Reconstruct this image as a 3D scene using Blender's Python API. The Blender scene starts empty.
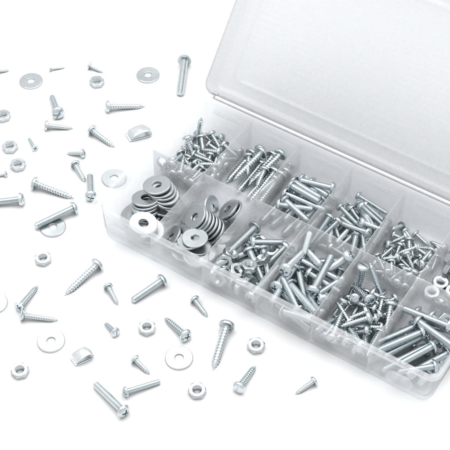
import bpy, bmesh, math
from mathutils import Vector, Matrix, Quaternion, Euler

# ---------------------------------------------------------------- camera, world, lights, exposure
C = bpy.context.scene
COL = C.collection
MM = 0.001
AZ, EL, DIST, TX, TY = .5791, .86470, 769.3633, 60.0344, 53.5635
back = Vector((math.cos(EL) * math.sin(AZ), -math.cos(EL) * math.cos(AZ), math.sin(EL)))
cam = bpy.data.objects.new('camera', bpy.data.cameras.new('camera'))
COL.objects.link(cam)
cam.data.sensor_width = 36
cam.data.lens = 1189.77 / 450 * 36
cam.data.clip_start, cam.data.clip_end = .02, 50
right = Vector((0, 0, 1)).cross(back).normalized()
up = back.cross(right)
rot = Matrix((right, up, back)).transposed()
cam.matrix_world = Matrix.Translation((Vector((TX, TY, 0)) + back * DIST) * MM) @ rot.to_4x4()
C.camera = cam

world = bpy.data.worlds.new('World'); C.world = world; world.use_nodes = True
bg = world.node_tree.nodes['Background']
bg.inputs[0].default_value = (.965, .985, 1, 1); bg.inputs[1].default_value = WORLD_STRENGTH = 0.80

def area(name, loc, target, sx, sy, power, col):
    l = bpy.data.lights.new(name, 'AREA'); l.shape = 'RECTANGLE'; l.size = sx; l.size_y = sy; l.energy = power; l.color = col
    o = bpy.data.objects.new(name, l); COL.objects.link(o); o.location = loc
    o.rotation_euler = (Vector(target) - Vector(loc)).to_track_quat('-Z', 'Y').to_euler()
    return o
away = Vector((-math.sin(AZ), math.cos(AZ), 0))
soft = area('softbox', Vector((.08, .06, .95)) + away * .29, Vector((.08, .06, 0)) + away * .29, 1.5, .95, 10.5, (1, .995, .985))
soft.rotation_euler = (0, 0, AZ)
C.view_settings.view_transform = 'Standard'; C.view_settings.look = 'None'
C.view_settings.exposure = 0.3; C.view_settings.gamma = 1
C.render.engine = 'CYCLES'
C.cycles.max_bounces = 14; C.cycles.transparent_max_bounces = 24; C.cycles.transmission_bounces = 12
C.cycles.glossy_bounces = 6; C.cycles.diffuse_bounces = 8
C.cycles.sample_clamp_indirect = 8
C.cycles.caustics_refractive = True; C.cycles.caustics_reflective = False
C.cycles.use_denoising = True
C.cycles.filter_width = 1.5

# ---------------------------------------------------------------- materials
def new_mat(name):
    m = bpy.data.materials.new(name); m.use_nodes = True
    n = m.node_tree.nodes; n.clear()
    return m, n, m.node_tree.links
def N(n, t, **kw):
    x = n.new(t)
    for k, v in kw.items():
        if k in x.inputs: x.inputs[k].default_value = v
        else: setattr(x, k, v)
    return x
def metal(name, col, r0, r1, bump=.15, scale=450):
    m, n, l = new_mat(name)
    out = N(n, 'ShaderNodeOutputMaterial'); b = N(n, 'ShaderNodeBsdfPrincipled', Metallic=1.0)
    tc = N(n, 'ShaderNodeTexCoord'); info = N(n, 'ShaderNodeObjectInfo')
    add = N(n, 'ShaderNodeVectorMath', operation='ADD')
    l.new(tc.outputs['Object'], add.inputs[0]); l.new(info.outputs['Random'], add.inputs[1])
    no = N(n, 'ShaderNodeTexNoise', Scale=scale, Detail=5.0, Roughness=.6); l.new(add.outputs[0], no.inputs['Vector'])
    mr = N(n, 'ShaderNodeMapRange'); mr.inputs['From Min'].default_value = .3; mr.inputs['From Max'].default_value = .7
    mr.inputs['To Min'].default_value = r0; mr.inputs['To Max'].default_value = r1
    l.new(no.outputs['Fac'], mr.inputs['Value']); l.new(mr.outputs[0], b.inputs['Roughness'])
    # zinc plate: tone differs from piece to piece and in small patches
    mx = N(n, 'ShaderNodeMix', data_type='RGBA')
    mx.inputs['A'].default_value = (*[c * .86 for c in col], 1); mx.inputs['B'].default_value = (*[min(1, c * 1.07) for c in col], 1)
    ad = N(n, 'ShaderNodeMath', operation='MULTIPLY_ADD'); ad.inputs[1].default_value = .6
    l.new(no.outputs['Fac'], ad.inputs[0])
    rr = N(n, 'ShaderNodeMath', operation='MULTIPLY'); rr.inputs[1].default_value = .45; l.new(info.outputs['Random'], rr.inputs[0])
    l.new(rr.outputs[0], ad.inputs[2]); l.new(ad.outputs[0], mx.inputs['Factor']); l.new(mx.outputs['Result'], b.inputs['Base Color'])
    no2 = N(n, 'ShaderNodeTexNoise', Scale=scale * 4, Detail=3.0); l.new(add.outputs[0], no2.inputs['Vector'])
    bp = N(n, 'ShaderNodeBump', Strength=bump, Distance=.0001); l.new(no2.outputs['Fac'], bp.inputs['Height']); l.new(bp.outputs[0], b.inputs['Normal'])
    l.new(b.outputs[0], out.inputs[0])
    return m
M_SCREW = metal('zinc_plated_steel', (.61, .655, .672), .14, .28)
M_BOLT = metal('bright_zinc_steel', (.60, .65, .668), .14, .28, .1)
M_WASH = metal('dull_zinc_steel', (.50, .53, .545), .27, .33, .12)
M_NUT = metal('zinc_nut_steel', (.54, .575, .59), .18, .32)

def plastic(name, clear, milk, rough, mottled=0.0, tint=(.955, .962, .971), relief=False):
    m, n, l = new_mat(name)
    out = N(n, 'ShaderNodeOutputMaterial')
    tr = N(n, 'ShaderNodeBsdfTransparent'); tr.inputs[0].default_value = (*tint, 1)
    rf = N(n, 'ShaderNodeBsdfRefraction', Roughness=rough, IOR=1.07); rf.inputs[0].default_value = (*tint, 1)
    df = N(n, 'ShaderNodeBsdfDiffuse'); df.inputs[0].default_value = (.965, .972, .98, 1)
    tl = N(n, 'ShaderNodeBsdfTranslucent'); tl.inputs[0].default_value = (.965, .972, .98, 1)
    gl = N(n, 'ShaderNodeBsdfGlossy', Roughness=.14)
    m1 = N(n, 'ShaderNodeMixShader', Fac=1 - clear); l.new(tr.outputs[0], m1.inputs[1]); l.new(rf.outputs[0], m1.inputs[2])
    m2 = N(n, 'ShaderNodeMixShader', Fac=.5); l.new(df.outputs[0], m2.inputs[1]); l.new(tl.outputs[0], m2.inputs[2])
    m3 = N(n, 'ShaderNodeMixShader', Fac=milk); l.new(m1.outputs[0], m3.inputs[1]); l.new(m2.outputs[0], m3.inputs[2])
    # Schlick reflectance of the outer skin
    fr = N(n, 'ShaderNodeLayerWeight', Blend=.5); ge = N(n, 'ShaderNodeNewGeometry')
    pw = N(n, 'ShaderNodeMath', operation='POWER'); pw.inputs[1].default_value = 5; l.new(fr.outputs['Facing'], pw.inputs[0])
    fm = N(n, 'ShaderNodeMath', operation='MULTIPLY_ADD'); fm.inputs[1].default_value = .8; fm.inputs[2].default_value = .04; l.new(pw.outputs[0], fm.inputs[0])
    fo = N(n, 'ShaderNodeMath', operation='SUBTRACT'); fo.inputs[0].default_value = 1; l.new(ge.outputs['Backfacing'], fo.inputs[1])
    fx = N(n, 'ShaderNodeMath', operation='MULTIPLY'); l.new(fm.outputs[0], fx.inputs[0]); l.new(fo.outputs[0], fx.inputs[1])
    m4 = N(n, 'ShaderNodeMixShader'); l.new(m3.outputs[0], m4.inputs[1]); l.new(gl.outputs[0], m4.inputs[2]); l.new(fx.outputs[0], m4.inputs[0])
    tc = N(n, 'ShaderNodeTexCoord')
    no = N(n, 'ShaderNodeTexNoise', Scale=160.0, Detail=4.0, Roughness=.6); l.new(tc.outputs['Object'], no.inputs['Vector'])
    bp = N(n, 'ShaderNodeBump', Strength=.12 + mottled, Distance=.0004); l.new(no.outputs['Fac'], bp.inputs['Height'])
    if relief:   # shallow moulded pattern of short raised bars over the lid panel
        mp = N(n, 'ShaderNodeMapping'); mp.inputs['Rotation'].default_value = (-(math.pi / 2 - math.radians(40)), 0, 0)
        l.new(tc.outputs['Object'], mp.inputs[0])
        br = N(n, 'ShaderNodeTexBrick', Scale=1.0); br.inputs['Brick Width'].default_value = .0105; br.inputs['Row Height'].default_value = .0042; br.inputs['Mortar Size'].default_value = .0006; br.inputs['Mortar Smooth'].default_value = .6
        for q, v_ in (('Color1', 1), ('Color2', .7), ('Mortar', 0)): br.inputs[q].default_value = (v_, v_, v_, 1)
        l.new(mp.outputs[0], br.inputs['Vector'])
        big = N(n, 'ShaderNodeTexNoise', Scale=22.0, Detail=2.0); l.new(tc.outputs['Object'], big.inputs['Vector'])
        rm = N(n, 'ShaderNodeMapRange'); rm.inputs['From Min'].default_value = .42; rm.inputs['From Max'].default_value = .62; l.new(big.outputs['Fac'], rm.inputs[0])
        pr = N(n, 'ShaderNodeMath', operation='MULTIPLY'); l.new(br.outputs['Color'], pr.inputs[0]); l.new(rm.outputs[0], pr.inputs[1])
        b2 = N(n, 'ShaderNodeBump', Strength=.35, Distance=.0003); l.new(pr.outputs[0], b2.inputs['Height']); l.new(bp.outputs[0], b2.inputs['Normal'])
        bp = b2
    for x in (rf, gl, fr): l.new(bp.outputs[0], x.inputs['Normal'])
    # uneven frosting of the moulded plastic
    mr = N(n, 'ShaderNodeMapRange'); mr.inputs['From Min'].default_value = .35; mr.inputs['From Max'].default_value = .68
    mr.inputs['To Min'].default_value = milk * .92; mr.inputs['To Max'].default_value = milk * 1.08
    l.new(no.outputs['Fac'], mr.inputs[0]); l.new(mr.outputs[0], m3.inputs[0])
    l.new(m4.outputs[0], out.inputs[0])
    return m
M_TRAY = plastic('frosted_clear_plastic', .84, .22, .12)
M_DIV = plastic('frosted_divider_plastic', .84, .25, .12)
M_LID = plastic('frosted_lid_plastic', .66, .22, .2, .45, (.765, .77, .78), True)
M_SHADE_STRIP = plastic('hinge_shade_plastic', .7, .2, .2, 0, (.60, .61, .62))  # dark tint stands in for the shade along the lid's hinge wall

def ground_mat():
    m, n, l = new_mat('matte_white_paper')
    out = N(n, 'ShaderNodeOutputMaterial'); b = N(n, 'ShaderNodeBsdfPrincipled', Roughness=.75)
    tc = N(n, 'ShaderNodeTexCoord'); no = N(n, 'ShaderNodeTexNoise', Scale=900.0, Detail=4.0); l.new(tc.outputs['Object'], no.inputs['Vector'])
    b.inputs['Base Color'].default_value = (.80, .803, .806, 1); b.inputs['Specular IOR Level'].default_value = .25
    bp = N(n, 'ShaderNodeBump', Strength=.06, Distance=.0002); l.new(no.outputs['Fac'], bp.inputs['Height']); l.new(bp.outputs[0], b.inputs['Normal'])
    l.new(b.outputs[0], out.inputs[0]); return m
M_GROUND = ground_mat()
M_CLIP = metal('satin_zinc_sheet', (.74, .77, .78), .2, .32, .1)

# ---------------------------------------------------------------- mesh helpers (all shapes are written in millimetres)
def to_mesh(name, bm, mat, sharp=35):
    for v in bm.verts: v.co *= MM
    bmesh.ops.recalc_face_normals(bm, faces=bm.faces)
    me = bpy.data.meshes.new(name); bm.to_mesh(me); bm.free()
    for p in me.polygons: p.use_smooth = True
    me.set_sharp_from_angle(angle=math.radians(sharp))
    me.materials.append(mat)
    return me
def link(name, me, parent=None):
    o = bpy.data.objects.new(name, me); COL.objects.link(o)
    if parent: o.parent = parent
    return o
def tag(o, label, cat, group=None):
    o['label'] = label; o['category'] = cat
    if group: o['group'] = group
    return o
def loft(bm, rings, cap0=True, cap1=True):
    prev = None; first = None
    for r in rings:
        vs = [bm.verts.new(p) for p in r]
        if prev:
            k = len(vs)
            for i in range(k): bm.faces.new((prev[i], prev[(i + 1) % k], vs[(i + 1) % k], vs[i]))
        else: first = vs
        prev = vs
    if cap0: bm.faces.new(first[::-1])
    if cap1: bm.faces.new(prev)
def lathe_x(bm, prof, n=28, closed=False):
    """prof: (x, r) pairs; turned about the x axis"""
    rings = []
    for x, r in prof:
        if r <= 1e-6: rings.append([bm.verts.new((x, 0, 0))])
        else: rings.append([bm.verts.new((x, r * math.cos(2 * math.pi * i / n), r * math.sin(2 * math.pi * i / n))) for i in range(n)])
    pairs = list(zip(rings, rings[1:]))
    if closed: pairs.append((rings[-1], rings[0]))
    for a, b in pairs:
        for i in range(n):
            j = (i + 1) % n
            if len(a) == 1 and len(b) > 1: bm.faces.new((a[0], b[j], b[i]))
            elif len(b) == 1 and len(a) > 1: bm.faces.new((a[i], a[j], b[0]))
            elif len(a) > 1: bm.faces.new((a[i], a[j], b[j], b[i]))

# screws and bolts: head towards -x, point towards +x, origin half way along
#        L   core  crest pitch tip  head   hr   hh
KIND = {'TL': (31, 1.75, 2.45, 1.9, 6.5, 'pan', 4.7, 3.0), 'TM': (22.5, 1.5, 2.1, 1.6, 5, 'pan', 4.0, 2.6),
        'TS': (16.5, 1.25, 1.75, 1.4, 4, 'pan', 3.4, 2.2), 'TX': (13, 1.1, 1.5, 1.2, 3.2, 'pan', 3.0, 1.9),
        'FM': (22.5, 1.4, 1.95, 1.5, 5, 'flat', 3.9, 2.4), 'ML': (31, 1.95, 2.35, .8, 0, 'round', 4.5, 3.1),
        'MM': (24, 1.8, 2.2, .8, 0, 'round', 4.2, 2.8), 'MS': (24, 1.35, 1.65, .7, 0, 'round', 3.2, 2.2)}
def shank_mesh(k):
    L, rc, rt, P, tip, ht, hr, hh = KIND[k]
    x0, x1 = -L / 2 + hh - .15, L / 2
    bm = bmesh.new(); n = 20
    # cross-section of one thread turn: (fraction of the pitch, share of the way from core to crest)
    sec = [(0, 0), (.3, 0), (.44, 1), (.56, 1), (.7, 0)] if tip else [(0, 0), (.15, .1), (.45, 1), (.6, 1), (.9, .1)]
    plain = 1.6 if tip else 0.9
    turns = int((x1 - x0) / P) + 3
    rows = []
    for t in range(-1, turns):
        for f, h in sec:
            row = []
            for i in range(n + 1):
                x = x0 + (t + f + i / n) * P
                hh_ = h
                xc = min(max(x, x0), x1)
                core, crest = rc, rt
                if xc < x0 + plain: crest = core + (crest - core) * max(0, (xc - x0 - plain + 1) if xc > x0 + plain - 1 else 0)
                if tip:
                    s = max(0, (xc - (x1 - tip)) / tip)
                    core = rc * (1 - s ** 1.5 * .93); crest = core + (rt - rc) * (1 - s ** 2.2)
                else:
                    s = max(0, (xc - (x1 - .9)) / .9); core = rc - s * .5; crest = core + (rt - rc) * (1 - s)
                r = core + (crest - core) * hh_
                a = 2 * math.pi * i / n
                row.append(bm.verts.new((xc, r * math.cos(a), r * math.sin(a))))
            rows.append(row)
    for a, b in zip(rows, rows[1:]):
        for i in range(n):
            q = [a[i], a[i + 1], b[i + 1], b[i]]
            xs = [v.co.x for v in q]
            if max(xs) - min(xs) > 1e-6: bm.faces.new(q)
    # close both ends
    for xe, r in ((x1, .12 if tip else rc - .5), (x0, rc)):
        c = bm.verts.new((xe, 0, 0)); ring = [bm.verts.new((xe, r * math.cos(2 * math.pi * i / n), r * math.sin(2 * math.pi * i / n))) for i in range(n)]
        for i in range(n): bm.faces.new((c, ring[i], ring[(i + 1) % n]))
    loose = [v for v in bm.verts if not v.link_faces]
    bmesh.ops.delete(bm, geom=loose, context='VERTS')
    bmesh.ops.remove_doubles(bm, verts=bm.verts, dist=.003)
    return to_mesh('threaded_shank', bm, M_SCREW if tip else M_BOLT, 50)
def head_mesh(k, drive):
    L, rc, rt, P, tip, ht, hr, hh = KIND[k]
    x0 = -L / 2; u = x0 + hh
    if ht == 'pan':
        prof = [(u, 0), (u, hr * .97), (u - .12 * hh, hr), (u - .34 * hh, hr), (u - .6 * hh, hr * .95), (u - .82 * hh, hr * .8), (u - .95 * hh, hr * .55), (x0, hr * .25), (x0 - .01, 0)]
    elif ht == 'round':
        prof = [(u, 0), (u, hr * .96), (u - .1 * hh, hr), (u - .4 * hh, hr * .98), (u - .65 * hh, hr * .88), (u - .85 * hh, hr * .68), (u - .97 * hh, hr * .38), (x0, 0)]
    else:
        prof = [(u, 0), (u, rc), (u - .75 * hh, hr * .95), (u - .88 * hh, hr), (x0 + .05, hr * .98), (x0, hr * .93), (x0, 0)]
    bm = bmesh.new(); lathe_x(bm, prof, 32)
    me = to_mesh('head', bm, M_SCREW if tip else M_BOLT)
    # drive recess, cut out of the head
    w, ln, dp = hr * .26, hr * 1.12, hh * .62
    cb = bmesh.new()
    def slot(wy, wz, d):
        vs = []
        for x, s in ((x0 - 1, 1.25), (x0 + d, .72)):
            for y, z in ((-1, -1), (1, -1), (1, 1), (-1, 1)): vs.append(cb.verts.new((x, y * wy / 2 * s, z * wz / 2 * s)))
        for f in ((0, 1, 2, 3), (7, 6, 5, 4), (0, 4, 5, 1), (1, 5, 6, 2), (2, 6, 7, 3), (3, 7, 4, 0)): cb.faces.new([vs[i] for i in f])
    if drive == 'cross': slot(w, ln, dp); slot(ln * .98, w * 1.02, dp * .985)
    else: slot(w * .85, hr * 2.6, dp * .6)
    cm = to_mesh('cutter', cb, M_SCREW)
    a = link('head', me); b = link('cutter', cm)
    md = a.modifiers.new('b', 'BOOLEAN'); md.object = b; md.operation = 'DIFFERENCE'; md.solver = 'EXACT'; md.use_self = True
    dg = bpy.context.evaluated_depsgraph_get()
    res = bpy.data.meshes.new_from_object(a.evaluated_get(dg))
    res.name = 'head'
    bpy.data.objects.remove(a); bpy.data.objects.remove(b)
    for p in res.polygons: p.use_smooth = True
    res.set_sharp_from_angle(angle=math.radians(35))
    return res
SHANK = {k: shank_mesh(k) for k in KIND}
HEAD = {(k, d): head_mesh(k, d) for k in KIND for d in ('cross', 'slot')}
def fastener(name, k, drive):
    r = bpy.data.objects.new(name, None); COL.objects.link(r); r.empty_display_size = .003
    link('head', HEAD[k, drive], r); link('threaded_shank', SHANK[k], r)
    return r
def nut_mesh(af=9.4, ri=2.3, h=3.6):
    bm = bmesh.new(); n = 60
    def hexr(a):
        a = (a + math.pi / 6) % (math.pi / 3) - math.pi / 6
        return af / 2 / math.cos(a)
    rcirc = af / 2 * .965
    rings = []
    def ring(fr, fz): rings.append([bm.verts.new((fr(2 * math.pi * i / n) * math.cos(2 * math.pi * i / n), fr(2 * math.pi * i / n) * math.sin(2 * math.pi * i / n), fz(2 * math.pi * i / n))) for i in range(n)])
    ch = lambda a: (hexr(a) - rcirc) * .62
    ring(lambda a: ri * 1.28, lambda a: h / 2); ring(lambda a: rcirc, lambda a: h / 2)
    ring(hexr, lambda a: h / 2 - ch(a)); ring(hexr, lambda a: -h / 2 + ch(a))
    ring(lambda a: rcirc, lambda a: -h / 2); ring(lambda a: ri * 1.28, lambda a: -h / 2)
    z = -h / 2 + .45
    k = 0
    while z < h / 2 - .4:
        ring((lambda a: ri * 1.06) if k % 2 else (lambda a: ri * .9), lambda a, z=z: z + a / (2 * math.pi) * 0); z += .38; k += 1
    m = len(rings)
    for q in range(m):
        a, b = rings[q], rings[(q + 1) % m]
        for i in range(n): bm.faces.new((a[i], a[(i + 1) % n], b[(i + 1) % n], b[i]))
    return to_mesh('hex_nut', bm, M_NUT, 25)
NUT = nut_mesh()
def washer_mesh(r, ri, h):
    bm = bmesh.new()
    lathe_x(bm, [(h / 2 - .1, ri), (h / 2, ri + .15), (h / 2, r - .4), (h / 2 - .2, r - .1), (h / 2 - .45, r), (-h / 2 + .1, r), (-h / 2, r - .1), (-h / 2, ri + .1), (-h / 2 + .1, ri)], 56, True)
    for v in bm.verts: v.co = Vector((v.co.y, v.co.z, v.co.x + .004 * (v.co.y ** 2) - .12))
    return to_mesh('flat_washer', bm, M_WASH, 30)
WASH = {'WL': washer_mesh(9.2, 3.2, 1.5), 'WM': washer_mesh(8.3, 2.7, 1.3)}

# ---------------------------------------------------------------- setting
bm = bmesh.new()
R_ = 4000
bmesh.ops.create_grid(bm, x_segments=8, y_segments=8, size=R_)
g = link('ground', to_mesh('ground', bm, M_GROUND)); g['kind'] = 'structure'

# ---------------------------------------------------------------- organizer box
L, D, H = 230.0, 122.6, 30.5
XL, XR = -4.5, 234.5
def rrect(x0, y0, x1, y1, r, z, n=6):
    pts = []
    for cx, cy, a0 in ((x1 - r, y0 + r, -90), (x1 - r, y1 - r, 0), (x0 + r, y1 - r, 90), (x0 + r, y0 + r, 180)):
        for i in range(n + 1):
            a = math.radians(a0 + 90 * i / n); pts.append((cx + r * math.cos(a), cy + r * math.sin(a), z))
    return pts
def inset_rings(rings, w, d):
    return [rrect(XL + i, i, XR - i, d - i, max(r, .3), z) for i, z, r in rings]
box = bpy.data.objects.new('organizer_box', None); COL.objects.link(box)
tag(box, 'clear frosted plastic organizer box with open lid, full of sorted hardware', 'storage box')
bm = bmesh.new()
loft(bm, inset_rings([(6, .3, 5), (4.6, .45, 6), (3.7, 1.1, 7), (3.3, 2.4, 7), (2.55, H - 4.2, 7), (2.4, H - 3.6, 7), (.35, H - 3.2, 7), (0, H - 2.8, 7), (0, H - .4, 7), (.35, H, 7),
                      (2.6, H, 5), (3.0, H - .35, 4.6), (3.5, 9, 4.2), (4.2, 5.6, 4), (6.0, 3.2, 3.6), (9.0, 1.75, 2), (12, 1.5, 1)], L, D))
tray = link('compartment_tray', to_mesh('compartment_tray', bm, M_TRAY, 40), box)
def slab(name, x0, y0, x1, y1, z0, z1, t0, t1, along, mat=M_DIV):
    """upright sheet tapering from thickness t0 at the foot to t1 at the top, with a rounded top edge"""
    bm = bmesh.new()
    prof = [(-t0 / 2 - .9, z0), (-t0 / 2 - .25, z0 + .9), (-t0 / 2, z0 + 2.2), (-t1 / 2, z1 - .3), (-t1 / 2 + .25, z1), (t1 / 2 - .25, z1), (t1 / 2, z1 - .3), (t0 / 2, z0 + 2.2), (t0 / 2 + .25, z0 + .9), (t0 / 2 + .9, z0)]
    if along == 'x': rings = [[(x, y0 + o, z) for o, z in prof] for x in (x0, x1)]
    else: rings = [[(x0 + o, y, z) for o, z in prof] for y in (y0, y1)]
    loft(bm, rings)
    return link(name, to_mesh(name, bm, mat, 40), box)
ZT = H - 1.6
slab('divider', XL + 3.75, D / 2, XR - 3.75, D / 2, 1.62, ZT, 1.7, 1.1, 'x')
for k in range(1, 6):
    slab('divider', k * L / 6, 3.75, k * L / 6, D / 2 - 1.05, 1.62, ZT - .4, 1.6, 1.0, 'y')
    slab('divider', k * L / 6, D / 2 + 1.05, k * L / 6, D - 3.75, 1.62, ZT - .4, 1.6, 1.0, 'y')
# moulded hinge ribs on the inside of the back wall, two short bars in each column
for k in range(6):
    x0 = k * L / 6 + 8
    for z in (H - 7.5, H - 10.2):
        bm = bmesh.new()
        loft(bm, [[(x, D - 3.5 + o, z + p) for o, p in ((0, -.5), (0, .5), (-.7, .3), (-.7, -.3))] for x in (x0, x0 + 24)])
        link('hinge_rib', to_mesh('hinge_rib', bm, M_TRAY), box)
# latch tabs on the front wall
def pill(x0, x1, z0, z1, y, t):
    bm = bmesh.new(); r = (z1 - z0) / 2; rings = []
    for ins, yy in ((0, y), (0, y - t + .5), (.2, y - t + .15), (.6, y - t), (1.3, y - t), (1.5, y - t + .4)):
        pts = []
        for cx, a0 in ((x1 - r, -90), (x0 + r, 90)):
            for i in range(13):
                a = math.radians(a0 + 180 * i / 12); pts.append((cx + (r - ins) * math.cos(a), yy, (z0 + z1) / 2 + (r - ins) * math.sin(a)))
        rings.append(pts)
    loft(bm, rings)
    return bm
for x0, x1 in ((5, 22), (204, 221)):
    link('latch', to_mesh('latch', pill(x0, x1, 7, 18, 2.2, 2.4), M_TRAY, 40), box)
bm = bmesh.new()
loft(bm, [rrect(XL - 2.2 + i, 2.5 + i, XL + .6, 14 - i, 1.4 - i * .5, z) for i, z in ((.5, H - 3.0), (0, H - 2.6), (0, H - 1.4), (.5, H - 1.0))])
link('latch_lug', to_mesh('latch_lug', bm, M_TRAY, 40), box)
# lid: a shallow tray hinged along the back rim, leaning back
LEAN = math.radians(40); LD = 17.0
bm = bmesh.new()
# inset from the lid outline, depth of the surface away from the rim plane
loft(bm, inset_rings([(11, LD - .45, 6), (8, LD, 7), (4, LD, 8), (1.6, LD - .7, 9), (.5, LD - 2.4, 9), (0, 1, 8), (.3, 0, 8), (1.6, 0, 7), (1.9, 1, 7), (2.3, LD - 5.5, 7), (3.2, LD - 3, 7), (5.2, LD - 1.7, 7),
                      (9, LD - 1.4, 7), (12.5, LD - 1.4, 6), (13.1, LD - 1.9, 6), (14.4, LD - 1.9, 5), (15.0, LD - 1.5, 5), (18, LD - 1.5, 4)], L, D))
s, c = math.sin(LEAN), math.cos(LEAN)
for v in bm.verts:
    x, d, w = v.co
    v.co = (x, D + .6 + d * s + w * c, H + .4 + d * c - w * s)
link('lid', to_mesh('lid', bm, M_LID, 40), box)
# added smoky strip outside the lid's hinge wall, imitates the shaded band there
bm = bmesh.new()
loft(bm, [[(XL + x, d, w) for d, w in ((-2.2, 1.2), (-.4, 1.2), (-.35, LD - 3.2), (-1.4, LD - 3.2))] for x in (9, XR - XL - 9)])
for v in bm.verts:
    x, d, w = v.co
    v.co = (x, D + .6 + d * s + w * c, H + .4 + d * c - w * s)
link('hinge_shade_strip', to_mesh('hinge_shade_strip', bm, M_SHADE_STRIP, 40), box)
# added milky bead along lid and tray joint, imitates the rim's bright glint
M_GLINT = plastic('milky_glint_plastic', .5, .8, .2)
bm = bmesh.new(); lathe_x(bm, [(XL + 12, 0), (XL + 12, 1.0), (XR - 12, 1.0), (XR - 12, 0)], 16)
for v in bm.verts: v.co += Vector((0, D - .2, H + 1.05))
link('rim_glint_bead', to_mesh('rim_glint_bead', bm, M_GLINT, 40), box)
# hinge pin ends
for x in (5, L - 5):
    bm = bmesh.new(); lathe_x(bm, [(x - 2.2, 0), (x - 2.2, 1.0), (x + 2.2, 1.0), (x + 2.2, 0)], 16)
    for v in bm.verts: v.co += Vector((0, D + 3.2, H + .2))
    link('hinge_pin', to_mesh('hinge_pin', bm, M_NUT), box)

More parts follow.
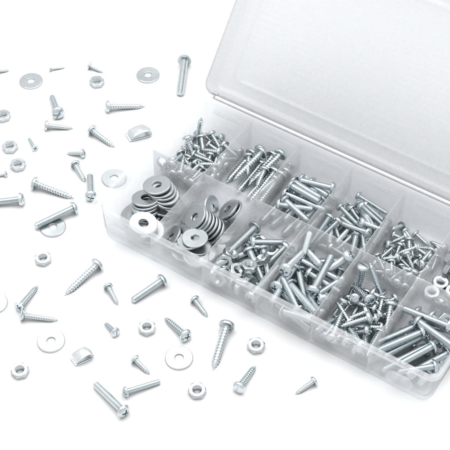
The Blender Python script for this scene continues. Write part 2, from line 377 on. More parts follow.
# ---------------------------------------------------------------- hardware lying loose on the table
def lay(name, k, drive, x, y, yaw, scale, roll, label, group=None, z=0.0, tl=0.0):
    L_, rc, rt, P, tip, ht, hr, hh = KIND[k]
    o = fastener(name, k, drive)
    rtip = (.3 if tip else rc) + tl
    hx = -L_ / 2 + (hh * .8 if ht != 'flat' else .3)
    pitch = math.asin((hr - rtip) / (L_ / 2 - hx))
    zc = (hr * math.cos(pitch) - hx * math.sin(pitch) * -1)   # height of the middle above the table
    zc = hr * math.cos(pitch) + hx * math.sin(pitch)
    o.rotation_mode = 'QUATERNION'
    o.rotation_quaternion = Euler((0, pitch, yaw)).to_quaternion() @ Euler((roll, 0, 0)).to_quaternion()
    o.location = (x * MM, y * MM, (zc * scale + z + .02) * MM); o.scale = (scale,) * 3
    cat = 'screw' if tip else 'bolt'
    return tag(o, label, cat, group)
for _a in (
    ('tapping_screw', 'TX', 'cross', -155.1, 86.8, 0.905, 0.834, 0.3, 'small pointed screw cut by the left frame edge, level with the grey washer', 0),
    ('flat_head_screw', 'FM', 'cross', -123.5, 111.3, 0.882, 0.520, 0.2, 'tiny flat head screw just right of and above the grey washer', 0),
    ('tapping_screw', 'TX', 'cross', -99.4, 125.7, 0.149, 0.943, 0.9, 'tiny pointed screw lying just above the topmost hex nut', 0),
    ('tapping_screw', 'TL', 'cross', -57.7, 105.1, 0.732, 0.909, 0.2, 'long coarse threaded screw lying level below the topmost hex nut', 0),
    ('tapping_screw', 'TM', 'slot', -100.0, 79.4, 2.458, 1.193, 0.6, 'pan head screw with its head touching the thin level screw below it', 0),
    ('tapping_screw', 'TM', 'cross', -84.5, 63.8, 0.591, 0.887, 0.1, 'thin level screw under the head of the upright pointing screw', 0),
    ('flat_head_screw', 'FM', 'cross', -90.6, 41.9, 2.610, 0.628, 0.5, 'tiny steep screw with a flared head beside the two left hex nuts', 0),
    ('tapping_screw', 'TM', 'cross', -52.3, 71.5, -0.089, 1.020, 0.4, 'medium screw slanting down right beside the bent metal clip', 0),
    ('tapping_screw', 'TX', 'cross', -59.0, 50.1, -2.788, 1.047, 0.1, 'tiny level screw pointing left, above the short slanting round head screw', 0),
    ('tapping_screw', 'TS', 'slot', -45.9, 37.6, -0.487, 1.062, 0.7, 'short round head screw slanting down beside the upright machine bolt', 0),
    ('machine_bolt', 'MM', 'cross', -31.4, 30.7, 2.256, 0.964, 0.4, 'machine bolt standing head down in view beside the half hidden washer', 0),
    ('tapping_screw', 'TL', 'cross', -50.3, 14.7, 0.228, 0.982, 0.3, 'long coarse threaded screw lying just above the bolt on the washer', 0),
    ('machine_bolt', 'ML', 'cross', -72.2, -12.2, -2.483, 1.000, 0.1, 'thick bolt cut by the left frame edge, only head and neck visible', 0),
    ('tapping_screw', 'TX', 'cross', -89.0, 7.2, -2.482, 0.677, 0.3, 'tiny screw head poking in at the left frame edge above the thick bolt', 0),
    ('machine_bolt', 'ML', 'slot', -33.6, -2.9, -2.006, 0.981, 0.5, 'thick machine bolt lying across a bright washer', 1.35),
    ('tapping_screw', 'TL', 'cross', 11.1, -33.4, -1.732, 0.988, 0.2, 'long coarse screw slanting down left, lowest of the long ones on the left', 0),
    ('flat_head_screw', 'FM', 'cross', -8.1, -62.1, 1.714, 0.983, 0.9, 'flat head screw pointing up right, its head touching the level screw', 0),
    ('flat_head_screw', 'FM', 'cross', 7.6, -70.9, 0.518, 0.995, 0.2, 'flat head screw lying level below the one pointing up right', 0),
    ('tapping_screw', 'TS', 'cross', 34.0, -32.8, -0.490, 0.946, 0.5, 'short dark headed screw alone between long slanting screw and machine bolt', 0),
    ('tapping_screw', 'TX', 'slot', 47.9, -53.4, 2.837, 1.035, 0.3, 'tiny screw with its slotted head at the lower right, left of the hex nut', 0),
    ('machine_bolt', 'ML', 'cross', 88.1, -77.3, 0.983, 0.732, 0.7, 'thick bolt at the lower frame, blunt end raised towards the right', 0),
    ('machine_bolt', 'MM', 'cross', 50.8, -18.1, -1.903, 1.040, 0.2, 'machine bolt slanting down left below the box front corner', 0),
    ('tapping_screw', 'TM', 'cross', 80.7, -31.8, 2.849, 1.030, 0.4, 'medium screw pointing up left, just right of a hex nut', 0),
    ('tapping_screw', 'TS', 'cross', 84.5, -11.2, -0.361, 0.953, 0.6, 'short screw slanting down right, nearest to the front wall of the box', 0),
    ('tapping_screw', 'TX', 'cross', 79.4, -65.3, -0.174, 1.088, 0.2, 'tiny screw left of the bright washer at the lower middle', 0),
    ('tapping_screw', 'TL', 'cross', 110.6, -28.6, -1.265, 1.052, 0.5, 'long steep screw beside the nut, nearest the box front wall', 0),
    ('tapping_screw', 'TM', 'slot', 135.3, -38.6, 1.622, 0.996, 0.2, 'medium screw pointing up right below the rightmost loose hex nut', 0),
    ('tapping_screw', 'TS', 'cross', 167.1, -25.2, -1.986, 0.897, 0.3, 'short fat screw alone at the lower right in front of the box', 0),
    ('machine_bolt', 'ML', 'cross', -41.0, 152.1, -1.070, 1.156, 0.4, 'long smooth bolt standing upright in view beside the lid corner', 0),
    ('machine_bolt', 'ML', 'cross', 78.0, -93.8, 2.879, 0.929, 0.4, 'blunt bolt end at the lower frame, slanting down right', 0),
):
    lay(*_a[:9], group='screws and bolts lying loose on the white table', tl=_a[9])
for _x, _y, _yaw, _tilt, _l in (
    (-90.0, 114.9, 0.2, 0, 'topmost loose hex nut, lying below a tiny pointed screw'),
    (-123.9, 51.2, 0.5, 0, 'hex nut half cut by the left frame edge'),
    (-100.3, 30.5, 0.1, 0, 'hex nut beside the tiny steep screw, upper of two at the left'),
    (-84.9, 20.4, 0.4, 0, 'hex nut at the left, just below another nut'),
    (-19.6, -33.9, 0.8, 0, 'lone hex nut below the bolt that lies on a washer'),
    (22.0, -106.9, 0.3, 0, 'hex nut at the lower left beneath the bright washer'),
    (66.2, -41.4, 0.55, 0, 'hex nut between two medium screws in the lower middle'),
    (127.9, -16.6, 0.25, 0, 'hex nut nearest the box front wall, beside the long steep screw'),
    (116.2, -61.7, 0.15, 0, 'hex nut at the bottom, left of a medium screw'),
):
    o = tag(link('hex_nut', NUT), _l, 'nut', 'hex nuts lying loose on the white table')
    o.rotation_euler = Euler((_tilt, 0, _yaw)); o.location = (_x * MM, _y * MM, (1.82 * math.cos(_tilt) + 5.0 * math.sin(_tilt)) * MM)
for _x, _y, _l in (
    (-131.2, 90.7, 'grey flat washer at the upper left, beside a tiny flat head screw'),
    (-64.4, 142.0, 'grey flat washer at the top, left of the long smooth bolt'),
    (-24.3, 47.0, 'grey washer partly hidden behind the left corner of the box'),
    (-31.6, -9.1, 'bright washer lying under a thick machine bolt'),
    (23.3, -79.8, 'bright flat washer at the lower left above a hex nut'),
    (94.1, -48.0, 'bright flat washer in the lower middle, right of a tiny screw'),
    (-23.6, -76.7, 'grey washer cut by the left frame edge'),
):
    o = tag(link('flat_washer', WASH['WM']), _l, 'washer', 'washers lying loose on the white table')
    o.location = (_x * MM, _y * MM, .68 * MM); o.rotation_euler = (0, 0, _x)
clip2_x, clip2_y = 46.0, -78.8
clip_x, clip_y = -34.3, 89.5
# a curled strip of sheet metal, its two ends left open at one side
prof = [(-7.0, 2.2), (-6.2, 3.3), (-5.2, 4.1), (-3.6, 4.9), (0, 6.2), (3.6, 6.6), (6.6, 5.9), (8.2, 4.1), (8.2, 2.2), (6.8, .7), (3.5, .3), (-1, .25), (-5, .25), (-8.4, .3)]
bm = bmesh.new(); prev = None
for dy, sx, sz in ((-4.8, 1, 1), (-2.5, 1.03, 1.0), (0, 1.03, .97), (2.5, 1.0, .9), (4.4, .93, .82)):
    ring = [bm.verts.new((x * sx - (.9 if dy > 0 else .0), dy + (1.6 if z > 3 and dy < -5 and x < 0 else 0), z * sz + .25)) for x, z in prof]
    if prev:
        for i in range(len(ring) - 1): bm.faces.new((prev[i], prev[(i + 1) % len(ring)], ring[(i + 1) % len(ring)], ring[i]))
    prev = ring
o = tag(link('spring_clip', to_mesh('spring_clip', bm, M_CLIP, 60)), 'bent bright metal clip with a dark open mouth, left of the box back corner', 'clip')
md = o.modifiers.new('thickness', 'SOLIDIFY'); md.thickness = .0006; md.offset = -1
md = o.modifiers.new('round', 'SUBSURF'); md.levels = md.render_levels = 2
o.location = (clip_x * MM, clip_y * MM, .0); o.rotation_euler = (0, 0, AZ + .35); o['group'] = 'bent metal clips lying loose on the table'
o2 = o.copy(); COL.objects.link(o2); o2['label'] = 'smaller bent metal clip with open mouth beside the bright lower left washer'
o2.location = (clip2_x * MM, clip2_y * MM, .0); o2.rotation_euler = (0, 0, AZ + .5); o2.scale = (.74, .85, .95)

# ---------------------------------------------------------------- hardware in the compartments
PILES = (
    ('WL', 'flat_washer', 'washer', 'large grey washer among the pile in the front left corner compartment', 'large grey washers in the front left corner compartment',
     '14.28,43.65,20,-0.449,-0.0559,0.0535,0.89;16.64,43.52,18.2,0.49,-0.0359,-0.0151,0.871;18.29,43.84,16.5,-0.522,0.0085,0.0501,0.851;20.69,43.1,14.8,-0.599,0.0513,0.0216,0.799;21.8,42.48,12.2,0.983,-0.123,0.122,0.0655;25.3,44.03,9,0.947,-0.144,0.228,0.174;12.07,34.16,15,-0.439,-0.0375,0.104,0.892;13.09,33.14,13.2,-0.963,0.03,0.106,0.247;12.78,31.76,11.4,0.726,-0.0918,-0.0089,0.681;13.93,31.12,9.8,0.2,-0.0382,0.0736,0.976;13.6,29.22,8,-0.205,-0.073,0.0511,0.975;15.84,29.28,6.4,0.572,-0.0461,0.0452,0.818;12.93,26.58,5.2,0.46,-0.0676,-0.0189,0.885;6.97,27,4,0.585,-0.096,-0.118,0.797;19.93,28.93,4.4,0.447,0,0,0.895;21.24,35.93,3.4,-0.214,0,0,0.977;21.97,17.43,12.5,0.618,0.0532,0.0657,0.781;25.58,18.92,6,0.423,0.0839,-0.0517,0.901;21.11,39.78,7.5,-0.675,0.101,0.0079,0.731'),
    ('TS', 'tapping_screw', 'screw', 'short pointed screw among the pile in the back left corner compartment', 'short pointed screws in the back left corner compartment',
     '1.48,103.5,3.97,0.0258,-0.648,-0.746,0.151;19.88,72.46,5.9,0.893,-0.371,0.253,0.0323;13.89,72.19,3.97,0.782,-0.577,0.197,-0.131;28.69,95.46,3.97,0.019,0.159,0.908,-0.388;31.71,75.79,4.1,0.368,0.753,0.529,0.132;20.53,103.7,4.01,0.766,-0.635,0.0938,0.0133;4.18,78.87,6.45,0.644,0.172,0.554,0.498;7.59,69.5,5.37,0.757,-0.591,0.141,-0.238;21.04,72.93,9.91,0.383,0.697,0.355,0.491;22.78,99.81,3.97,0.0721,-0.0578,0.987,0.134;5.91,102.3,3.97,0.292,-0.488,-0.624,0.536;23.76,88.14,6.05,0.703,-0.403,0.382,-0.444;16.81,80.95,3.97,0.585,0.786,-0.0968,-0.172;16.98,108.6,5.59,0.721,-0.628,0.294,0.0094;11.27,100.3,5.47,0.0073,0.896,-0.374,-0.239;10.49,70.88,10.08,0.568,-0.298,-0.327,0.694;28.67,77.66,6.28,0.0287,-0.143,0.333,0.931;11.88,88.46,3.97,0.598,-0.792,-0.0269,0.12;33.47,99.17,5.73,0.652,-0.54,-0.087,0.525;1.54,67.12,9.7,0.545,0.343,0.737,-0.207;23.77,73.4,7.89,0.11,0.695,-0.684,-0.193;29.74,106.8,5.47,0.72,-0.659,0.178,0.126;26.7,71.31,9.37,0.578,-0.475,-0.37,0.551;6.2,92.77,8.05,0.205,0.866,-0.0805,-0.448;11.04,80.09,9.03,0.875,0.423,-0.0496,-0.231;19.6,88.04,9.22,0.122,0.992,0.007,0.0413;26.82,85.45,9.56,0.161,-0.172,0.817,-0.527;8.37,73.91,13.29,0.158,0.673,0.722,0.0093;19.81,97.65,7.84,0.0634,-0.132,0.85,0.507;14.75,70.89,13.71,0.527,0.122,0.114,0.833;4.5,107,14.5,-0.509,0.533,0.535,0.413'),
    ('TX', 'tapping_screw', 'screw', 'tiny pointed screw among the pile in the back left corner compartment', 'tiny pointed screws in the back left corner compartment',
     '30.51,83.28,3.77,0.0375,0.0955,0.31,-0.945;11.91,109.1,3.67,0.385,-0.917,0.0796,0.0678;14.01,112.6,4.92,0.201,-0.0149,0.945,-0.258;20.21,75.55,3.67,0.984,-0.121,0.103,-0.0743;1.23,86.69,3.67,0.64,-0.0121,0.159,-0.751;30.43,110.6,3.67,0.0625,-0.0695,0.607,0.789;21,89.02,3.67,0.157,0.895,0.417,-0.0308;25.74,107.6,3.69,0.526,0.748,-0.261,-0.311;27.51,91.31,5.57,0.566,-0.13,-0.373,0.724;33.41,86.69,5.4,0.726,0.415,0.497,0.234;20.91,81.94,5.69,0.526,-0.795,0.192,0.233;27.23,67.35,6.1,0.287,0.0695,0.924,0.242;16.91,94.26,4.04,0.857,0.475,0.194,0.0401;18.27,74.26,11.9,0.528,-0.105,0.0866,0.838'),
    ('WM', 'flat_washer', 'washer', 'smaller grey washer among the pile in the second front compartment from the left', 'smaller grey washers in the second front compartment from the left',
     '57.68,23,16,0.996,-0.0351,-0.0191,0.0806;55.16,21.1,14.3,-0.136,-0.0881,0.0129,0.987;52.23,20.88,12.6,-0.589,-0.0946,0.0642,0.8;47.9,21.59,11,0.579,-0.128,-0.217,0.776;45.03,20.71,10,0.741,-0.0703,-0.325,0.584;41.25,20.02,9.2,-0.688,-0.359,0.136,0.616;60.01,22.71,10,0.752,-0.0424,0.0559,0.655;63.93,22.41,7,0.842,-0.0017,0.0985,0.53;48.48,36.62,17,0.248,-0.162,-0.277,0.914;50.6,36.84,16.2,-0.472,-0.32,-0.0801,0.818;52.72,37.06,15.4,0.899,0.137,-0.304,0.284;54.95,37.34,14.6,0.533,-0.0848,-0.337,0.771;57.46,37.32,13.8,0.506,-0.104,-0.331,0.79;60.07,37.37,13,-0.748,-0.349,0.0855,0.558;62.81,37.21,12,0.235,-0.22,-0.3,0.898;42.45,40.84,13,-0.808,-0.261,0.0672,0.524;43.66,36.67,10,0.85,0.0164,-0.229,0.473;49.67,35.65,7,0.529,-0.0412,-0.0895,0.843;57.23,34.65,6,-0.37,-0.0488,-0.0099,0.927;53.53,48.43,17.5,-0.755,0.346,-0.387,0.4;60.58,56.24,13,0.201,-0.317,-0.184,0.908;63.22,56.86,12.6,0.723,-0.131,-0.355,0.578;62.44,51.05,5,0.934,-0.0204,0.0465,0.354;63.36,42.65,4,-0.0181,0,0,1;63.92,14.69,10,0.835,-0.0302,0.108,0.538;52.56,17.88,6,-0.75,-0.0133,-0.048,0.659;65.1,31.94,4,-0.808,0.0695,-0.0266,0.584'),
    ('TL', 'tapping_screw', 'screw', 'long coarse threaded screw among the pile in the back compartment of long coarse screws', 'long coarse threaded screws in the back compartment of long coarse screws',
     '42.7,98.55,4.33,0.249,0.63,-0.634,-0.373;53.12,93.51,4.33,-0.219,0.656,-0.712,0.12;61.91,92.57,4.33,0.667,0.0835,0.0227,-0.74;70.61,96.57,4.33,-0.576,0.348,-0.476,0.566;47.9,101.5,8.47,-0.679,0.0553,-0.159,0.714;58.11,101,8.87,0.0611,0.689,-0.704,-0.162;66.84,88.52,9.27,-0.28,0.63,-0.696,0.201;50.52,96.63,12.51,-0.463,0.472,-0.598,0.453;72.87,87.5,10.75,-0.161,0.697,-0.688,0.123;61.44,102.7,11.83,0.0397,0.645,-0.745,-0.165'),
    ('TS', 'tapping_screw', 'screw', 'short pointed screw among the pile in the back compartment of long coarse screws', 'short pointed screws in the back compartment of long coarse screws',
     '71.16,110.8,3.66,0.645,0.39,-0.213,-0.622;70.47,88.89,11.88,-0.041,0.637,-0.769,-0.0357;63.71,90.93,13.14,-0.507,0.588,-0.532,0.337;50.11,96.84,12.64,-0.757,0.417,-0.312,0.396'),
    ('ML', 'machine_bolt', 'bolt', 'long thick bolt among the pile in the front compartment mixing nuts and bolts', 'long thick bolts in the front compartment mixing nuts and bolts',
     '110.6,19.5,12.01,0.693,-0.242,-0.264,0.625;89.86,25.3,8.73,0.528,-0.0287,-0.17,-0.832;84.21,25.7,10.85,0.583,-0.207,-0.0482,-0.784;81.12,41.19,11.76,0.375,0.565,-0.632,-0.375'),
    ('MM', 'machine_bolt', 'bolt', 'shorter blunt bolt among the pile in the front compartment mixing nuts and bolts', 'shorter blunt bolts in the front compartment mixing nuts and bolts',
     '110.9,37.16,4.83,0.425,0.606,-0.511,-0.437;101.6,19.8,4.83,0.0772,-0.0219,0.793,-0.604;104.6,42.27,8.76,0.246,0.528,-0.485,-0.652;94.67,49.3,9.56,0.855,-0.36,-0.0359,0.371;92.56,42.55,4.83,0.99,0.132,0.0438,-0.0353;97.84,29.93,10.25,0.873,-0.372,0.233,-0.213;102.7,34.63,9.67,0.842,0.352,-0.0626,-0.404'),
    ('NU', 'hex_nut', 'nut', 'hex nut among the pile in the front compartment mixing nuts and bolts', 'hex nuts in the front compartment mixing nuts and bolts',
     '79.45,13.15,6.49,0.653,-0.271,-0.653,0.271;86.54,13.75,5.57,0.051,-0.967,0.0607,-0.242;97.82,49.29,3.91,0.811,0.0442,-0,0.583;86.26,25.81,3.48,0.0698,-0,-0,0.998;79.45,22.85,6.49,0.43,-0.561,-0.43,0.561;87.8,50.01,4.25,0.582,0.0273,0.0757,-0.809;104.8,27.28,3.48,0.997,0,-0,-0.0838;109.1,54.29,5.88,0.118,-0.35,-0.889,-0.271;108,13.21,4.81,0.515,-0.142,0.0418,0.844;94,12.03,6.94,0.008,0.751,-0.309,-0.584;102.7,14.93,10.34,0.766,0.229,0.576,0.173;95.8,23.31,6.11,0.439,-0.0746,-0.317,-0.837;85.44,8.19,10.86,0.0964,0.12,-0.517,0.842;99.01,12.39,6.82,0.632,0.458,0.452,0.432;98.21,21.93,17,0.846,-0.109,0.0556,0.519;93.34,16,15,0.655,0.0981,0.191,0.725;83.37,17.88,15,-0.66,-0.236,-0.416,0.579;98.51,14.79,12,-0.344,0.0149,0.152,0.927;82.13,26.56,13,-0.72,0.278,0.0147,0.635;99.9,34.39,12,0.489,-0.254,-0.119,0.826'),
    ('ML', 'machine_bolt', 'bolt', 'long thick bolt among the pile in the third back compartment from the left', 'long thick bolts in the third back compartment from the left',
     '81.66,80.61,5.02,-0.387,0.54,-0.644,0.379;89.9,81.74,5.02,-0.609,0.205,-0.309,0.701;99.42,79.68,5.02,0.119,0.64,-0.731,-0.206;109.3,82.53,5.02,-0.655,0.194,-0.269,0.679;86.56,86.07,9.39,0.609,0.288,-0.274,-0.686;95.41,87.6,9.39,0.515,0.421,-0.436,-0.606;104.9,84.54,9.39,-0.229,0.643,-0.702,0.202;97.68,88.19,13.6,0.619,0.785,0.0125,0.0199'),
    ('MM', 'machine_bolt', 'bolt', 'shorter blunt bolt among the pile in the third back compartment from the left', 'shorter blunt bolts in the third back compartment from the left',
     '94.38,96.34,15.77,0.495,0.866,-0.0672,-0.0225;96.31,103.4,12.67,-0.181,0.979,-0.0839,0.0296;95.94,91.3,17.79,-0.457,0.888,-0.0424,0.027;99.81,109.9,4.8,-0.934,0.341,-0.0824,0.064;98.85,104.1,15.72,-0.0598,0.105,-0.897,0.425;97.49,78.53,14.49,0.872,0.468,-0.0507,-0.139;95.02,80.75,13.72,-0.89,0.408,0.0756,-0.188'),
    ('ML', 'machine_bolt', 'bolt', 'long thick bolt among the pile in the front compartment of long bolts', 'long thick bolts in the front compartment of long bolts',
     '119.3,29.45,5.05,0.669,0.115,-0.0673,-0.731;146.8,42.13,6.43,0.223,-0.75,0.618,-0.0721;136.7,22.58,5.61,0.0164,0.0129,0.993,-0.117;133,18.48,7.89,0.0117,-0.133,-0.877,-0.461;138.7,38.6,7.71,0.344,-0.887,0.253,-0.177;136.8,46.06,12.55,0.0009,-0.0033,-0.918,-0.398;119.5,39.28,17.56,0.558,0.386,0.628,0.382;135.6,11.3,6.77,0.789,0.6,-0.103,-0.0857;137.5,28.41,8.69,0.558,-0.745,0.206,-0.301;138.5,40.78,16.68,0.621,-0.229,-0.309,0.683;132.6,28.35,11.94,0.77,-0.491,0.248,-0.322;140.9,51.91,14.82,0.0319,0.474,-0.284,-0.833;136.7,20.15,15.2,0.955,0.137,-0.141,-0.224;131.4,53.59,10.36,0.399,-0.885,-0.217,-0.0999;122.1,23.54,14.72,0.188,0.708,-0.651,-0.199'),
    ('MM', 'machine_bolt', 'bolt', 'shorter blunt bolt among the pile in the front compartment of long bolts', 'shorter blunt bolts in the front compartment of long bolts',
     '130.4,18.06,15.28,0.175,-0.245,-0.944,0.131;126.8,50.94,14.33,0.809,0.43,-0.372,-0.146;119.1,27.63,12.8,0.647,-0.182,0.009,0.74;140.9,6.83,15.49,0.116,0.965,-0.0765,0.223;140.2,39.72,11.84,0.805,-0.587,0.0706,0.0527;141.3,31.41,8.91,0.366,0.0002,0.64,0.676;144.7,36.79,11.26,-0.338,0.456,-0.694,0.443;119,54.6,15.5,-0.281,0.654,0.498,0.495'),
    ('MS', 'machine_bolt', 'bolt', 'slender round head bolt among the pile in the back compartment of slender bolts', 'slender round head bolts in the back compartment of slender bolts',
     '126.9,81.71,4.05,0.111,-0.937,-0.323,0.077;123.2,79.64,7.57,0.716,-0.443,0.124,-0.526;128.1,70.67,4.05,0.0377,-0.0089,0.991,-0.13;126.2,94.43,4.05,0.524,-0.367,0.486,-0.595;133.8,99.2,6.14,0.906,-0.346,0.197,-0.142;128,80.54,6.91,0.879,-0.304,0.272,-0.248;143.5,101.8,4.05,0.671,0.538,-0.286,-0.424;131.2,82.78,7.89,0.732,-0.0108,-0.21,-0.647;122.5,97.36,5.56,0.736,0.0692,-0.118,-0.663;140.5,81.84,4.05,0.498,0.346,0.501,0.617;134.5,91.19,7.56,0.12,-0.0252,-0.972,0.203;128.1,97.24,7.79,0.106,0.98,-0.138,-0.0982;137.9,102.4,6.56,0.771,-0.383,0.149,-0.486;150,78.82,5.41,0.301,0.668,-0.638,-0.238;139.2,67.51,8.11,0.548,-0.798,0.035,0.249;133,104.9,8.22,0.136,-0.909,0.349,-0.185;140.8,108.5,7.78,0.278,0.938,0.0544,-0.199;134.6,76.77,7.56,0.0559,0.639,-0.765,-0.0543;121.7,76.54,10.2,0.586,0.0032,0.353,-0.73;133.5,115.1,7.74,0.958,-0.277,0.0723,-0.0017;142.7,86.11,9.86,0.708,0.531,-0.224,-0.408;142.3,74.03,9.89,0.152,0.799,-0.561,-0.157;139.3,104.7,9.69,0.927,-0.258,0.254,0.0974;149.9,96.67,9.14,0.687,-0.254,0.212,-0.647;144.1,96.78,9.74,0.778,-0.442,0.134,0.426;135.7,87.83,11.89,0.0247,-0.138,-0.166,0.976;146.8,75.29,6.66,0.038,-0.772,0.614,-0.159;118.3,74.73,11.98,0.372,-0.57,0.717,-0.151;135.9,103.2,9.51,0.938,0.177,-0.0354,-0.296'),
    ('TM', 'tapping_screw', 'screw', 'medium pointed screw among the pile in the front compartment of assorted screws', 'medium pointed screws in the front compartment of assorted screws',
     '170.9,38.23,4.42,0.26,-0.489,0.782,-0.286;179,16.41,4.42,0.0893,0.051,0.921,0.376;178.4,39.44,4.42,0.271,0.281,-0.541,-0.745;181.4,20.06,7.84,0.429,-0.708,0.369,-0.422;187.9,30.81,4.42,0.0565,0.749,-0.647,-0.133;165.2,41.95,4.42,0.645,0.315,-0.224,-0.659;172.1,13.65,5.04,0.055,-0.197,-0.64,0.741;186.8,37.19,10.92,0.211,-0.784,0.576,0.0935;187.9,16.47,11.31,0.562,-0.497,0.365,-0.551;166.8,29.65,6.44,0.404,0.0164,0.457,-0.793;177.2,14.27,11.8,0.13,0.348,0.924,-0.0856;179.1,51.72,4.42,0.0623,0.0115,0.989,-0.131;167,56.86,14.8,0.416,0.179,-0.671,0.588;158.9,53.54,12.68,0.738,0.0122,0.654,-0.164;179.2,49.12,10.66,0.0576,0.998,0.0147,-0.024;163.7,45.76,10.77,0.0302,-0.299,-0.686,0.662;163.8,15.34,12.14,0.199,-0.6,-0.741,0.227;171.3,23.05,12.65,0.0763,0.367,-0.663,-0.648;157.1,13.82,9.99,0.603,0.27,-0.582,-0.473'),
    ('TS', 'tapping_screw', 'screw', 'short pointed screw among the pile in the front compartment of assorted screws', 'short pointed screws in the front compartment of assorted screws',
     '167.4,21.78,4.04,0.247,0.0887,-0.0173,-0.965;184,27.73,3.97,0.721,0.35,-0.169,-0.574;175.5,20.88,8.43,0.267,-0.166,0.944,0.0971;170.8,15.17,8.42,0.328,0.374,0.805,0.324;169,40.33,8.24,0.0453,-0.0433,0.996,-0.0654;156.6,48.11,4.84,0.597,-0.256,-0.285,0.706;163.6,14.63,5.99,0.265,0.268,0.864,0.335;179.6,27.15,9.55,0.0408,0.276,-0.96,-0.0019;161.6,27.84,9.6,0.176,0.199,0.373,0.889;162.9,11.63,3.97,0.792,-0.604,0.0839,0.0204;161,14.49,8.66,0.0572,-0.744,-0.666,0.01;161.2,44.26,7.23,0.0465,-0.63,-0.548,0.548;177.2,34.12,6.52,0.503,0.0478,0.41,-0.759;159.5,31.34,3.97,0.03,0.675,-0.722,-0.149;156.6,29.51,6.5,0.591,0.268,0.124,-0.751;175.3,28.88,10.32,0.0926,0.343,-0.807,-0.472;178.8,42.25,10.14,-0.808,0.129,-0.175,0.547;179.1,48.74,8.14,-0.0575,0.512,-0.856,-0.043'),
    ('TX', 'tapping_screw', 'screw', 'tiny pointed screw among the pile in the back compartment of tiny screws', 'tiny pointed screws in the back compartment of tiny screws',
     '172.9,109.4,3.67,0.593,0.791,-0.0377,-0.146;174.7,77.36,3.67,0.548,-0.63,0.479,-0.269;183.5,88.64,3.67,0.92,-0.372,0.118,-0.0425;165.8,106.9,3.67,0.966,-0.107,0.118,-0.203;157.9,89.17,3.67,0.678,0.346,-0.181,-0.623;162.2,88.12,3.67,0.513,0.127,0.369,0.764;167,74.83,3.67,0.913,-0.361,0.149,-0.121;188.7,95.73,3.67,0.687,0.349,-0.176,-0.613;174.5,85.71,3.67,0.592,0.791,-0.0403,-0.147;172.3,97.39,3.67,0.0761,0.892,-0.424,-0.14;178.9,76.8,4.06,0.394,0.578,-0.543,-0.464;183.8,68.82,4.75,0.0859,0.223,0.687,-0.686;156.4,75.85,3.74,0.629,0.0906,0.257,0.728;184.4,75.57,3.67,0.372,0.0605,0.386,0.842;170,91.42,3.67,0.152,0.046,0.791,0.591;183.9,102.5,3.67,0.431,-0.442,0.657,-0.432;168.2,96.35,3.67,0.927,-0.0888,0.133,-0.339;185,84.45,4.45,0.464,0.0201,0.371,-0.804;183.8,110.9,3.67,0.0805,-0.0674,0.385,0.917;170.2,77.46,4.92,0.81,0.315,-0.22,-0.443;161.2,103.1,3.67,0.598,-0.792,-0.0106,0.125;180.7,79.49,6.98,0.0049,0.123,0.0358,0.992;169.6,70.39,3.67,0.0238,-0.091,0.38,0.92;161.2,92.82,5.21,0.917,-0.122,0.231,0.3;160.2,86.02,5.67,0.681,-0.425,-0.441,0.402;161.7,71.96,6.33,0.162,-0.91,-0.0418,0.379;188.6,76.73,6.33,0.261,0.727,0.582,-0.257;165.3,90.6,4.76,0.099,-0.736,0.638,0.203;173.1,66.74,6.66,0.232,0.967,-0.0793,-0.0628;182.6,75.28,6.49,0.0504,-0.659,0.568,0.49;164.8,70.25,6.22,0.898,0.304,0.179,0.263;175.9,86.74,7.26,0.0773,0.936,-0.234,-0.25;156.4,107.3,6.72,0.393,-0.492,0.315,-0.71;164.5,81.3,8,0.109,-0.259,0.95,0.137;184.7,91.98,5.09,0.418,0.711,0.566,-0.0033;179.8,97.49,6.91,0.056,0.0326,0.466,0.882;169.5,74.51,7.53,0.648,0.574,-0.231,-0.445;161,100.2,4.95,0.287,0.308,-0.165,-0.892;161.6,74.73,8.37,0.266,0.906,-0.313,-0.104;183.3,72.31,8.07,0.833,-0.12,0.537,-0.0588;167.9,71.67,10.08,0.527,0.0456,0.422,0.736;174.7,72.02,8.63,0.175,0.602,-0.775,-0.0765;177.4,69.15,7.67,0.545,0.413,0.659,0.312;180,99.01,3.67,0.0451,-0.784,-0.601,0.153;181,70.73,7.2,0.226,0.502,0.817,0.172;177.7,104,3.67,0.0895,-0.929,-0.334,0.132;171.2,94.35,9.93,0.24,0.829,-0.454,-0.221;171.8,91.03,10.93,-0.137,0.403,-0.896,0.121;183.2,94.55,8.93,-0.264,0.607,-0.725,0.193'),
    ('ML', 'machine_bolt', 'bolt', 'long thick bolt among the pile in the front right corner compartment', 'long thick bolts in the front right corner compartment',
     '197.9,21.46,5.02,-0.101,0.444,-0.884,0.101;207.2,20.9,5.02,-0.408,0.259,-0.544,0.685;216,20.05,5.02,-0.11,0.463,-0.873,0.11;191.8,24.38,5.02,-0.426,0.232,-0.497,0.72;223.9,29.56,5.02,-0.562,0.0602,-0.166,0.808;203.7,27.31,9.59,0.147,0.494,-0.802,-0.3;212,27.96,9.59,0.444,0.245,-0.363,-0.782;194.8,29.35,9.59,-0.434,0.219,-0.45,0.75;220.8,23.28,9.59,0.509,0.0944,-0.0973,-0.85;206.6,46.97,16.13,-0.0224,0.064,-0.831,0.551;211.5,51.45,9.13,0.055,0.998,-0.0347,0.0148;216.7,38.32,17.5,-0.984,0.146,-0.0038,0.103;201,25.54,13.9,0.47,0.0746,-0.0665,-0.877'),
    ('MM', 'machine_bolt', 'bolt', 'shorter blunt bolt among the pile in the front right corner compartment', 'shorter blunt bolts in the front right corner compartment',
     '217.6,49.02,13.49,0.542,0.831,-0.107,-0.0646;217.4,50.95,7.72,-0.0379,0.123,-0.966,0.224;213.5,22.34,14.06,-0.161,0.495,-0.829,0.204;217.1,15.98,9.76,0.305,0.188,-0.411,-0.838'),
    ('NU', 'hex_nut', 'nut', 'hex nut among the pile in the front right corner compartment', 'hex nuts in the front right corner compartment',
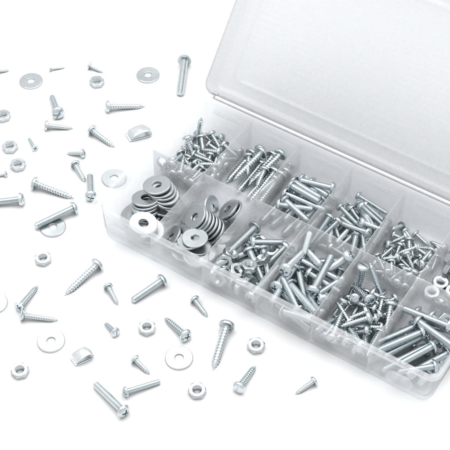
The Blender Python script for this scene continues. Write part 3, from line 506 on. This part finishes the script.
     '222,15,4.2,0.393,0.668,0.451,0.443;214,13,4.4,0.391,0.652,0.621,0.19;224,24,5,-0.328,0.857,0.375,-0.131;216,54,11,-0.248,0.87,0.401,-0.143'),
    ('NU', 'hex_nut', 'nut', 'hex nut among the pile in the back right compartment of nuts', 'hex nuts in the back right compartment of nuts',
     '217,103.3,3.48,0.995,-0,-0,0.0959;226,107.1,3.48,0.781,0,0,-0.624;215.4,93.69,3.48,0.0959,0,0,-0.995;197.6,74.54,3.48,0,0.676,0.737,0;206.4,98.99,3.48,0.991,0,0,0.136;209.7,108.5,5.41,0.257,0.141,-0.164,-0.942;229,86.99,6.49,0.561,0.431,-0.561,-0.43;222.3,86.43,3.48,0,0.988,0.153,-0;198.5,94.58,6.49,0.249,-0.644,0.292,-0.662;225.3,97.31,3.48,0,0.993,0.116,-0;205.6,68.53,5.83,0.737,-0.234,-0.166,-0.612;220.4,79.67,6.49,0.702,0.7,0.0979,-0.0868;195.6,103.2,6.49,0.528,-0.388,0.591,-0.47;220.4,100.7,7.16,0,-0.857,-0.516,0;228.6,77.15,6.49,0.454,0.579,-0.406,-0.542;208.4,82.5,3.48,0,0.999,0.0362,-0;205.4,91.89,6.49,0.428,-0.0958,0.701,0.563;220.7,88.61,7.16,0.815,-0,-0,-0.58;222.1,72.64,4.38,0.0248,0.864,-0.493,0.0946;198.8,84.28,3.48,0,-0.297,0.955,-0;228.6,96.07,10.17,0.701,0.0922,0.701,0.0926;214.4,72.86,5.97,0.375,0.288,-0.115,-0.873'),
)
def copy_tree(r):
    c = r.copy(); COL.objects.link(c)
    for ch in r.children:
        d = ch.copy(); COL.objects.link(d); d.parent = c
    return c
for _k, _name, _cat, _label, _group, _s in PILES:
    protos = []
    for _i, _p in enumerate(_s.split(';')):
        v = [float(t) for t in _p.split(',')]
        if _k in WASH: o = link(_name, WASH[_k])
        elif _k == 'NU': o = link(_name, NUT)
        elif _i < 3:
            o = fastener(_name, _k, 'slot' if _i == 1 else 'cross'); protos.append(o)
        else: o = copy_tree(protos[_i % 3])
        tag(o, _label, _cat, _group)
        o.rotation_mode = 'QUATERNION'; o.rotation_quaternion = Quaternion(v[3:]).normalized()
        o.location = Vector(v[:3]) * MM
